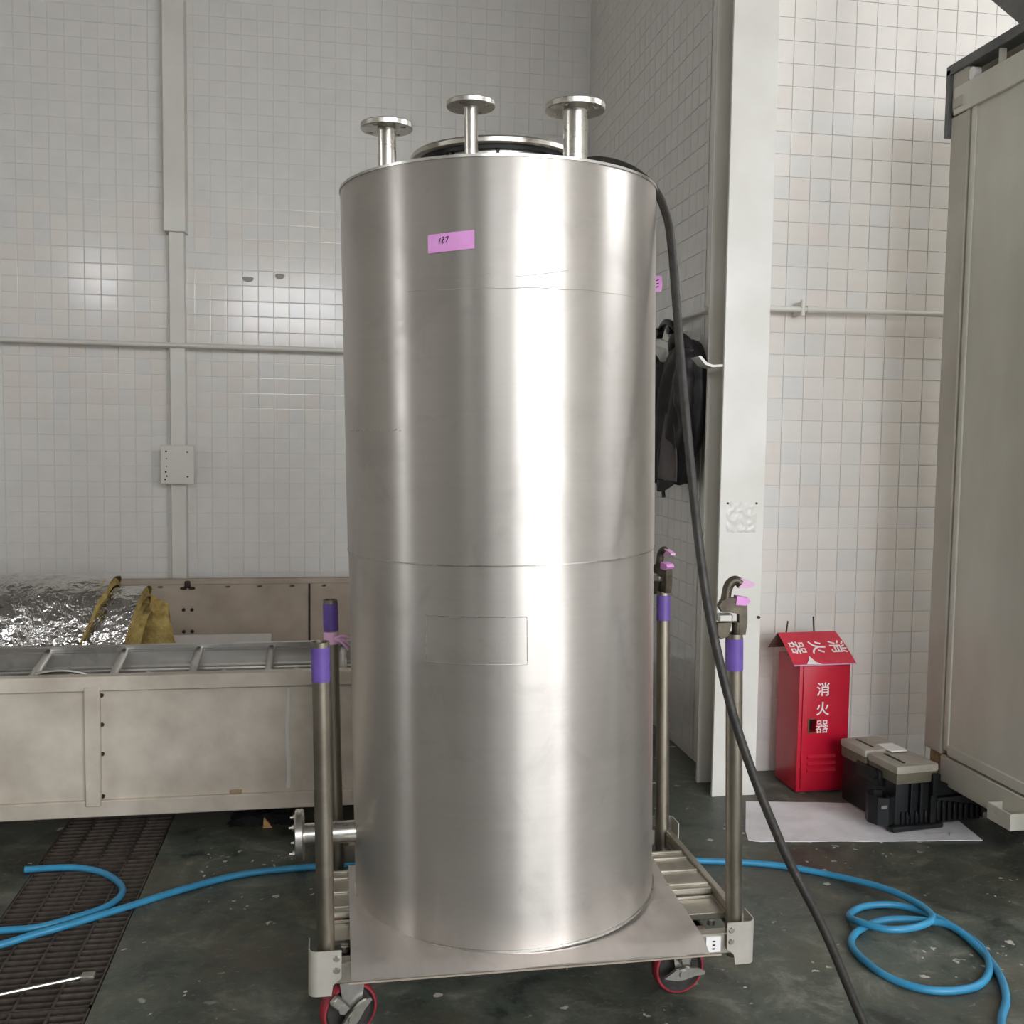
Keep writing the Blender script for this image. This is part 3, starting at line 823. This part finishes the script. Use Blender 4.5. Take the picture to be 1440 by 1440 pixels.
for x in (-2.02, -1.83, -1.63, -1.43, -1.23, -1.08, -.677, -.482, -.285, -.086, .11):
    m = MB(); m.prism([(x + .017 * math.cos(a), .605 + .007 * math.sin(a)) for a in [2 * PI * k / 12 for k in range(12)]], 'y', VY1 - .02, VY1 + .03)
    slots.append(m.xf(Matrix.Translation(vo)))
cut(rp, slots)
for x in (-.942, -.892):
    for z in (.462, .325):
        MB().cyl((x, VY1 - .008, z), (x, VY1, z), .011, n=10).build('bolt', 'rust', vat)
    MB().box(x - .020, x + .020, VY1 - .010, VY1, .590, .606, .004).build('hinge_lug', 'rust', vat)
MB().box(-.935, -.9, VY1 - .016, VY1 + .01, .60, .645, .006).build('hinge_pin', 'rust', vat)
m = MB().box(-2.02, -1.925, VY1 - .012, VY1 - .006, .645, .69, .002); at = m.build('angle_tab', 'vat', vat)
cut(at, [MB().cyl((-1.975, VY1 - .03, .668), (-1.975, VY1 + .01, .668), .011, n=12).xf(Matrix.Translation(vo))])
for y in (4.15, 5.2, 6.2): MB().box(V0, V1, y, y + .10, 0, .15, .003).build('skid', 'vatin', vat)

# aluminium ladder lying in the vat
la = thing('extension_ladder', 'aluminium extension ladder lying flat along the vat', 'ladder', (-1, 4.2, .5))
def rail(y, z, h, s):
    m = MB()
    prof = [(y, z - h), (y + s * .028, z - h), (y + s * .028, z - h + .010), (y + s * .006, z - h + .014), (y + s * .006, z - .034), (y + s * .003, z - .030), (y + s * .003, z - .026), (y + s * .006, z - .022), (y + s * .006, z - .012), (y + s * .028, z - .008), (y + s * .028, z), (y, z)]
    m.prism(prof, 'x', -2.6, .42); return m.build('rail', 'alu', la, 25)
rail(4.40, .653, .105, -1)
rail(4.045, .590, .09, -1)
rail(4.33, .560, .09, -1)
rail(4.00, .50, .08, -1)
for k in range(-4, 5):
    x = -.585 + .3035 * k
    if -2.55 < x < .4:
        MB().tube([(x, 4.396, .622), (x + .004, 4.045, .556)], .0165, 12).build('rung', 'alu', la)
for k in range(-4, 4):
    x = -.475 + .3035 * k
    MB().tube([(x, 4.325, .545), (x + .004, 4.0, .47)], .0165, 12).build('rung', 'alu', la)
pts = [(-1.21 + .24 * k / 14, 4.16, .568 + .030 * math.sin(PI * k / 14) ** .6) for k in range(15)]
m = MB().tube(pts, .009, 8, rf=lambda t: 1.0)
tag(m.build('curved_handle', 'alu'), 'pale curved bow handle lying between the ladder rungs', 'handle')
# pale board behind the ladder
m = MB(); m.prism([(5.16, .44), (5.19, .44), (5.25, .525), (5.22, .525)], 'x', -.83, -.335)
m._add([], [])
b = m.build('board_panel', 'board')
tag(b, 'pale narrow board propped in the vat behind the ladder', 'board')
MB().box(-.6, -.5, 5.18, 5.24, .157, .46).build('board_foot', 'vatin', b)

# foil faced insulation blanket folded over in the vat
bl = thing('insulation_blanket', 'foil faced glass wool blanket folded over with yellow edges in vat', 'insulation', (-1.5, 4.95, .16))
def arch(v, w, h, yc, z0):      # v 0..1 front foot -> over the top -> rear foot
    a = PI * v
    c = math.cos(a); s = math.sin(a)
    y = yc - w * math.copysign(abs(c) ** .75, c)
    z = z0 + h * s ** .72
    return y, z
def blanket(x0f, x1f, w, h, crinkle, seed):
    def f(u, v):
        y, z = arch(v, w, h, 4.97, .17)
        x0, x1 = x0f, x1f(v)
        x = x0 + (x1 - x0) * u
        p = Vector((x * 5.0 + seed, y * 5, z * 5))
        n = noise.fractal(p * 1.6, 1, 2.1, 5) * crinkle + abs(noise.noise(p * 2.7)) * crinkle * .9
        e = (.25 if v < .03 or v > .97 else 1) * (1 - .75 * u ** 6)
        dy = math.copysign(1, y - 4.97) * abs(math.cos(PI * v))
        return (x, y + n * e * dy, z + n * e * math.sin(PI * v))
    return f
edge1 = lambda v: -1.20 + .16 * math.sin(PI * v) ** 1.2 + .012 * noise.noise(Vector((v * 9, 0, 0)))
edge2 = lambda v: -1.00 + .10 * math.sin(PI * v) ** 1.2 + .01 * noise.noise(Vector((v * 9, 4, 0)))
MB().grid(blanket(-3.0, edge1, .36, .695, .020, 0), 90, 60).build('foil_facing', 'foil', bl)
m = MB().grid(lambda u, v: (edge1(v) - .004 - .03 * (1 - u) + (.012 + .012 * noise.noise(Vector((v * 22, u * 3, 1)))) * math.sin(PI * u),) + tuple(
    (lambda q: (4.97 + (q[0] - 4.97) * 1.0, q[1]))(arch(v, .36 - .045 * u, .695 - .045 * u, 4.97, .17))), 5, 60)
m.build('wool_edge', 'wool', bl)
MB().grid(blanket(-1.30, edge2, .315, .645, .013, 6), 30, 60).build('inner_foil_facing', 'foil', bl)
m = MB().grid(lambda u, v: (edge2(v) - .02 * (1 - u) + .008 * noise.noise(Vector((v * 22, u * 3, 7))),) + arch(v, .315 - .05 * u, .645 - .05 * u, 4.97, .17), 5, 50)
m.build('inner_wool_edge', 'wool', bl)
for k, (w, h, e, mt) in enumerate(((.25, .595, -1.0, 'wool'), (.20, .56, -.985, 'wool'), (.15, .52, -.97, 'wool'))):
    m = MB().grid(lambda u, v, w=w, h=h, e=e: (-1.3 + (e + .085 * math.sin(PI * v) + 1.3) * u + .006 * noise.noise(Vector((v * 9, u * 5, k))),) + arch(v, w, h, 4.99, .17), 10, 40)
    m.build('folded_layer', mt, bl)
# flap of bare wool splayed to the right
def flap(u, v):
    x = -.955 + .19 * u * (1 - .35 * v)
    z = .17 + (.60 - .07 * u) * v
    y = 5.14 - .07 * math.sin(PI * u) * (1 - v) + .02 * v + .012 * noise.noise(Vector((u * 5, v * 7, 3)))
    return (x, y, z)
m = MB().grid(flap, 16, 22); m.solidify(.03); m.build('wool_flap', 'wool', bl)

# bits under the vat
m = MB()
def rag(u, v):
    x = -.42 + .24 * u; y = 3.96 + .16 * v
    e = min(u, 1 - u, v, 1 - v) * 4
    return (x + .03 * noise.noise(Vector((v * 6, 1, 0))), y + .03 * noise.noise(Vector((u * 6, 5, 0))), .003 + .05 * min(e, 1) * (0.55 + .45 * noise.noise(Vector((u * 4, v * 4, 2)))))
m.grid(rag, 24, 16); m.solidify(.003)
tag(m.build('rag', 'rag'), 'crumpled black rag on the floor under the vat', 'rag')
m = MB(); m.prism([(-.287, .002), (-.250, .002), (-.262, .018), (-.283, .044)], 'y', 3.93, 3.942)
tag(m.build('scrap_piece', 'scrap'), 'small orange brown scrap beside the black rag', 'scrap')

# ------------------------------------------------------------------ fire extinguisher cabinet
EX0, EX1, EY0, EY1, EZ = 1.999, 2.238, 4.022, 4.235, .592
ex = thing('extinguisher_cabinet', 'red steel fire extinguisher cabinet standing against the white tiles', 'cabinet', (2.118, 4.13, 0))
eb = MB().box(EX0, EX1, EY0, EY1, .006, EZ, .004, 2).build('body', 'red', ex)
MB().box(EX0 + .012, EX1 - .012, EY0 + .02, EY1 - .02, 0, .01).build('plinth', 'red', ex)
dr = MB().box(EX0 + .016, EX1 - .018, EY0 - .008, EY0 + .002, .022, EZ - .022, .003, 2).build('door', 'red', ex)
yd = EY0 - .008
for z in (.155, .125, .095):
    m = MB(); m.prism([(yd + .001, z), (yd - .009, z + .003), (yd - .010, z + .007), (yd + .001, z + .020)], 'x', EX0 + .044, EX1 - .062)
    m.build('louvre', 'red', dr)
hd = MB().box(2.040, 2.078, yd - .003, yd + .001, .272, .337, .001).build('handle_frame', 'brass', dr)
for o_ in (eb, dr, hd):
    cut(o_, [MB().box(2.046, 2.077, yd - .02, EY0 + .036, .277, .333).xf(Matrix.Translation(-ORG[ex.name]))])
MB().box(2.045, 2.078, EY0 + .030, EY0 + .034, .276, .334).build('handle_recess', 'black', dr)
for ch, z in (('消', .462), ('火', .376), ('器', .296)):
    text('lettering', ch, .064, 'white', dr, Matrix.Translation((2.108, yd - .0012, z)) @ Matrix.Rotation(PI / 2, 4, 'X'), .0006, .0 if ch == '器' else .0007, 'white lettering ' + ch)
# folded sign laid like a little roof over the cabinet
sg = thing('folded_sign', 'red tent shaped sign with white characters on top of the cabinet', 'sign', (2.105, 4.12, .59), (0, 0, .03))
# local: ridge along x at y=0.03; front leaf slopes down to the viewer
rx0, rx1 = -.150, .135
fx0, fx1 = -.150, .150
ridge_y, ridge_z, fy_, fz = .045, .104, -.118, -.012
def leaf(u, v, off=0.0):
    a = Vector((rx0 + (rx1 - rx0) * u, ridge_y, ridge_z)); b = Vector((fx0 + (fx1 - fx0) * u, fy_, fz))
    return a + (b - a) * v
m = MB().grid(lambda u, v: leaf(u, v) + Vector((0, -.004 * math.sin(PI * v), .004 * math.sin(PI * v))), 10, 8); m.solidify(.002)
front = m.build('front_leaf', 'redsign', sg)
m = MB().grid(lambda u, v: Vector((rx0 + (rx1 - rx0) * u - .02 * v, ridge_y + .05 * v, ridge_z - .075 * v)), 6, 4); m.solidify(.002)
m.build('rear_leaf', 'signback', sg)
nrm = (leaf(1, 0) - leaf(0, 0)).cross(leaf(0, 1) - leaf(0, 0)).normalized()
if nrm.y > 0: nrm = -nrm
xa = (leaf(1, .5) - leaf(0, .5)).normalized(); ya = nrm.cross(xa)
for ch, u in (('器', .17), ('火', .50), ('消', .83)):
    c_ = leaf(u, .50) + nrm * .0065
    mt = Matrix(((xa.x, ya.x, nrm.x, c_.x), (xa.y, ya.y, nrm.y, c_.y), (xa.z, ya.z, nrm.z, c_.z), (0, 0, 0, 1))) @ Matrix.Rotation(-PI / 2, 4, 'Z')
    text('lettering', ch, .080, 'white', front, mt, .0008, .0 if ch == '器' else .0008, 'white lettering ' + ch + ' turned on its side')
c_ = [leaf(.20, .99), leaf(.44, 1.0), leaf(.36, .93), leaf(.30, .74), leaf(.27, .86)]
m = MB(); m._add([p_ + nrm * .0062 for p_ in c_], [[0, 1, 2, 3, 4]]); m.solidify(.0005); m.build('torn_corner', 'white', front)
m = MB(); m.tube([leaf(k / 8, 1.0) + nrm * .002 for k in range(9)], .0028, 6); m.build('bare_edge', 'palepink', front)
for x, dx, zt in ((-.108, .010, .155), (.032, -.006, .172)):
    MB().tube(spline([(x, .05, .085), (x + dx * .5, .05, .12), (x + dx, .052, zt)], 5), .0034, 6).build('hook_wire', 'rust', sg)

# ------------------------------------------------------------------ white board and black machine on the floor
def matf(u, v):
    a = Vector((1.556, 3.536, 0)); b = Vector((2.49, 3.42, 0)); c_ = Vector((2.55, 3.80, 0)); d_ = Vector((1.735, 3.95, 0))
    p_ = a.lerp(b, u).lerp(d_.lerp(c_, u), v)
    k = 0
    if u < .05 and v < .25: k = .02 * (1 - u / .05) * (1 - v / .25)
    return (p_.x + k, p_.y + k, .004 + .003 * abs(noise.noise(Vector((u * 4, v * 3, 0)))))
m = MB().grid(matf, 30, 16); m.solidify(.003)
bd = tag(m.build('floor_board', 'mat'), 'dirty white board lying on the floor under the black machine', 'board')
m = MB()
for pts in ([(2.385, 3.475), (2.40, 3.50), (2.41, 3.495)], [(2.40, 3.49), (2.425, 3.485)], [(2.30, 3.50), (2.35, 3.492), (2.38, 3.50)]):
    m.tube([(x, y, .0088) for x, y in pts], .0015, 5)
m.build('pen_marks', 'stain', bd)

bk = thing('battery_machine', 'black ribbed plastic machine with two grey lids near the container', 'machine', (2.30, 3.70, .008), (0, 0, .10), local=True)
# local frame: x right, y back, z up
m = MB().box(-.125, .055, -.14, .22, .004, .205, .012, 2); m.build('body', 'black', bk)
m = MB().box(.04, .30, -.125, .18, .004, .110, .010, 2); m.build('rear_body', 'black', bk)
m = MB(); m.prism([(.05, .19), (.13, .165), (.30, .095), (.385, .05), (.385, .02), (.05, .02)], 'y', -.10, .16); m.build('sloped_cover', 'black', bk)
MB().box(-.15, .09, -.165, -.12, .0, .024, .006).build('base_rail', 'black', bk)
for k in range(9):
    x = .075 + .027 * k
    MB().box(x, x + .012, -.138, -.12, .014, .105 - .005 * k, .003).build('rib', 'black', bk)
for k in range(6):
    x = -.10 + .022 * k
    MB().box(x, x + .010, -.150, -.136, .02, .075, .003).build('rib', 'black', bk)
MB().box(.030, .058, -.156, -.13, .0, .20, .006, 2).build('pillar', 'black', bk)
for x in (-.065, -.02):
    MB().box(x, x + .018, -.155, -.135, .06, .19, .006, 2).build('pillar', 'black', bk)
MB().cyl((-.115, -.02, .19), (-.160, -.03, .20), .026, .020, n=14).build('side_knob', 'black', bk)
hx = MB().cyl((-.165, -.10, .030), (-.165, -.10, .140), .056, n=8).build('canister', 'black', bk)
cut(hx, [MB().cyl((-.165, -.10, .075), (-.165, -.10, .20), .045, n=8)])
MB().box(-.198, -.172, -.1555, -.150, .100, .112).build('maker_plate', 'zinc', hx)
MB().box(-.13, -.08, -.11, -.06, .09, .13, .01).build('link_arm', 'black', bk)
for (x0, x1, y0, y1, z0) in ((-.138, .040, .045, .215, .222), (-.130, .058, -.150, .035, .214)):
    MB().box(x0, x1, y0, y1, z0 - .025, z0 + .022, .008, 2).build('lid_band', 'olive', bk)
    l_ = MB().box(x0 - .004, x1 + .004, y0 - .004, y1 + .004, z0 + .018, z0 + .050, .012, 2).build('lid', 'greyplastic', bk)
    MB().box(x0 + .05, x0 + .060, y0 + .03, y1 - .03, z0 + .0485, z0 + .0525).build('lid_groove', 'black', l_)
MB().box(-.045, .030, .0, .10, .268, .276, .002).build('white_label', 'white', bk)
MB().box(.030, .066, -.164, -.140, .135, .225, .006, 2).build('latch', 'black', bk)
MB().box(-.146, -.12, -.06, .10, .15, .215, .006).build('side_strap', 'black', bk)

# ------------------------------------------------------------------ grey container unit on the right
CX, CY0, CY1, CB, CT = 2.46, 2.86, 3.79, .15, 2.95
ct = thing('container_unit', 'large faded grey steel container unit standing beside the tiled wall', 'container', (2.8, 3.3, 0))
MB().box(CX + .012, CX + .66, CY0 + .02, CY1 - .01, .29, 2.90).build('body', 'cont', ct)
MB().box(CX, CX + .09, CY1 - .115, CY1, .27, 2.90, .004).build('corner_post', 'contpost', ct)
MB().box(CX, CX + .09, CY0, CY0 + .10, .27, 2.90, .004).build('corner_post', 'contpost', ct)
MB().box(CX + .004, CX + .04, CY1 - .155, CY1 - .130, .30, 2.90, .003).build('edge_moulding', 'cont', ct)
MB().box(CX + .004, CX + .03, CY0 + .1, CY1 - .155, .275, .318, .003).build('lower_moulding', 'cont', ct)
MB().box(CX + .002, CX + .06, CY0, CY1 - .115, CB, .265, .003).build('base_beam', 'cont', ct)
MB().box(CX + .006, CX + .06, CY1 - .155, CY1 - .035, CB + .01, .27, .004).build('rusty_corner', 'rustbeige', ct)
MB().box(CX + .03, CX + .62, CY0 + .05, CY1 - .05, CB + .05, .30).build('underframe', 'vatin', ct)
for y in (2.92, 3.60):
    for x in (CX + .27, CX + .53): MB().box(x, x + .1, y, y + .1, 0, CB + .06).build('foot', 'darkrail', ct)
# loop bracket on the base beam
m = MB()
for a, b, c_, d_ in ((CX - .055, CX - .048, 3.155, 3.285),):
    m.box(a, b, c_, d_, .15, .212, .002)
m.box(CX - .055, CX + .004, 3.278, 3.285, .15, .212); m.box(CX - .055, CX + .004, 3.155, 3.162, .15, .212)
m.box(CX - .055, CX + .004, 3.155, 3.285, .15, .156)
lb = m.build('lifting_bracket', 'cont', ct)
cut(lb, [MB().cyl((CX - .07, 3.235, .182), (CX - .04, 3.235, .182), .009, n=12).xf(Matrix.Translation(-ORG[ct.name]))])
# top: fascia, dark angle rail, corner fitting
MB().box(CX - .006, CX + .05, CY0, CY1 - .02, 2.875, 2.985, .003).build('top_fascia', 'cont', ct)
MB().box(CX, CX + .06, CY1 - .10, CY1, 2.868, 3.05, .003).build('corner_fitting', 'contpost', ct)
MB().box(CX - .012, CX + .06, CY0, CY1 + .03, 3.045, 3.085, .003).build('roof_rail', 'darkrail', ct)
MB().box(CX - .012, CX + .06, CY1 + .0, CY1 + .03, 2.80, 3.07, .003).build('rail_drop', 'darkrail', ct)
MB().box(CX + .12, CX + .66, CY0, CY1, 2.90, 3.05).box(CX + .05, CX + .66, CY0, CY1 + .03, 3.046, 3.084).build('roof_deck', 'cont', ct)
MB().box(CX + .004, CX + .03, 3.50, 3.51, 2.98, 3.05).build('stay', 'contpost', ct)
MB().cyl((CX + .004, CY1 - .118, 3.012), (CX + .03, CY1 - .118, 3.012), .024, n=18).build('round_bolt', 'white', ct)
MB().box(CX - .014, CX + .004, CY1 - .085, CY1 - .03, 2.90, 2.94, .003, 1).build('corner_knob', 'contpost', ct)
# raised flap above the roof
m = MB(); m.prism([(3.665, 3.315), (3.10, 2.80 + .0), (3.0, 2.95), (3.0, 3.9), (3.665, 3.9)], 'x', CX + .07, CX + .10)
m = MB(); m.prism([(3.66, 3.31), (3.405, 3.078), (3.0, 3.078), (3.0, 3.75), (3.66, 3.75)], 'x', CX + .035, CX + .065)
m.build('roof_flap', 'darkrail', ct)

# ------------------------------------------------------------------ jackets in the alcove
def jacket(name, label, rows, xc, seed):
    # rows: (z, y on the column side, y on the far side) from collar to hem
    t = thing(name, label, 'jacket', (xc, (rows[0][1] + rows[0][2]) / 2, rows[-1][0]))
    pr = spline([Vector(r) for r in rows], 4)
    nv = len(pr) - 1
    def body(u, v):
        i = min(int(round(v * nv)), nv)
        z, ya, yb = pr[i]
        a = 2 * PI * u
        yc, w = (ya + yb) / 2, (yb - ya) / 2
        k = min(1, v * 3)
        f = 1 + (.20 * math.sin(a * 9 + seed + 2.2 * math.sin(v * 5 + seed)) + .12 * math.sin(a * 4 - 3 * v)) * k
        th = .035 + .04 * min(1, v * 2.5)
        n = noise.noise(Vector((math.cos(a) * 2.5, v * 6, seed + math.sin(a))))
        return (xc + th * math.sin(a) * f + .012 * n, yc + w * math.cos(a) * (1 + .05 * n), z + .02 * math.sin(3 * a + seed) * v)
    m = MB().grid(body, 90, nv)
    m.build('body', 'jacket', t, 70)
    return t
jk = jacket('hanging_jacket', 'black jacket with grey brown lining hanging on the alcove wall',
            [(2.02, 4.44, 4.54), (2.00, 4.36, 4.60), (1.95, 4.29, 4.68), (1.86, 4.27, 4.78), (1.72, 4.27, 4.84), (1.62, 4.28, 4.85), (1.55, 4.33, 4.85), (1.48, 4.42, 4.84), (1.40, 4.46, 4.82), (1.36, 4.50, 4.76)], 1.60, 1.3)
def sleeve(p0, p1, p2, r, fn):
    pts = spline([p0, p1, p2], 12)
    m = MB().tube(pts, r, 18, rf=fn); m.build('sleeve', 'jacket', jk, 70)
sleeve((1.58, 4.36, 1.95), (1.54, 4.32, 1.76), (1.56, 4.30, 1.55), .050, lambda t: .8 + .35 * math.sin(PI * min(1, t + .2)) - .07 * math.sin(t * 30) - .35 * t * t)
sleeve((1.58, 4.68, 1.92), (1.545, 4.74, 1.70), (1.56, 4.76, 1.37), .055, lambda t: .75 + .35 * math.sin(PI * min(1, t + .2)) - .07 * math.sin(t * 34) - .2 * t * t)
m = MB().grid(lambda u, v: (1.528 + .02 * math.sin(5 * u + 2 * v), 4.44 + (.04 + .19 * v) * u - .02 * v, 1.66 - .30 * v + .02 * u), 14, 12)
m.solidify(.006); m.build('lining', 'jacketlining', jk, 60)
m = MB().grid(lambda u, v: (1.522 + .02 * math.sin(5 * u + 2), 4.44 + .20 * u, 1.365 - (.012 + .045 * math.sin(PI * u)) * v), 14, 4)
m.solidify(.014); m.build('hem', 'jacket', jk, 60)
m = MB().tube(spline([(1.585, 4.34, 1.955), (1.56, 4.38, 2.005), (1.55, 4.47, 2.025), (1.565, 4.56, 2.0), (1.59, 4.62, 1.95)], 6), .026, 12, rf=lambda t: .7 + .4 * math.sin(PI * t))
m.build('collar', 'jacket', jk, 70)
for y, z in ((4.64, 1.275), (4.71, 1.305)):
    MB().tube(spline([(1.565, y, 1.42), (1.56, y + .01, 1.35), (1.565, y, z)], 5), .009, 6).build('drawstring', 'jacket', jk)
jacket('hanging_jacket', 'dark jacket behind the tank edge beside the lined jacket',
       [(2.03, 5.05, 5.16), (1.98, 4.98, 5.25), (1.85, 4.94, 5.32), (1.65, 4.93, 5.36), (1.48, 4.94, 5.36), (1.40, 4.97, 5.33)], 1.60, 4.1)
# coat hooks
hk = thing('coat_hook', 'white arm with round black cap holding jackets on alcove wall', 'coat hook', (1.62, 4.7, 2.05))
m = MB(); m.prism([(4.46, 1.972), (4.99, 2.088), (4.99, 2.052), (4.46, 1.938)], 'x', 1.60, 1.615); m.build('arm', 'steelwhite', hk)
m = MB().tube(spline([(1.60, 4.60, 2.07), (1.585, 4.63, 2.105), (1.585, 4.72, 2.13), (1.60, 4.82, 2.125), (1.60, 4.86, 2.09)], 6), .016, 10); m.build('black_hook', 'black', hk)
MB().cyl((1.60, 4.66, 2.085), (1.57, 4.66, 2.085), .022, n=16).build('cap', 'black', hk)
MB().cyl((1.60, 4.84, 2.085), (1.57, 4.84, 2.085), .026, n=16).build('cap', 'black', hk)
MB().box(1.60, 1.706, 4.74, 4.76, 2.06, 2.09).build('standoff', 'steelwhite', hk)
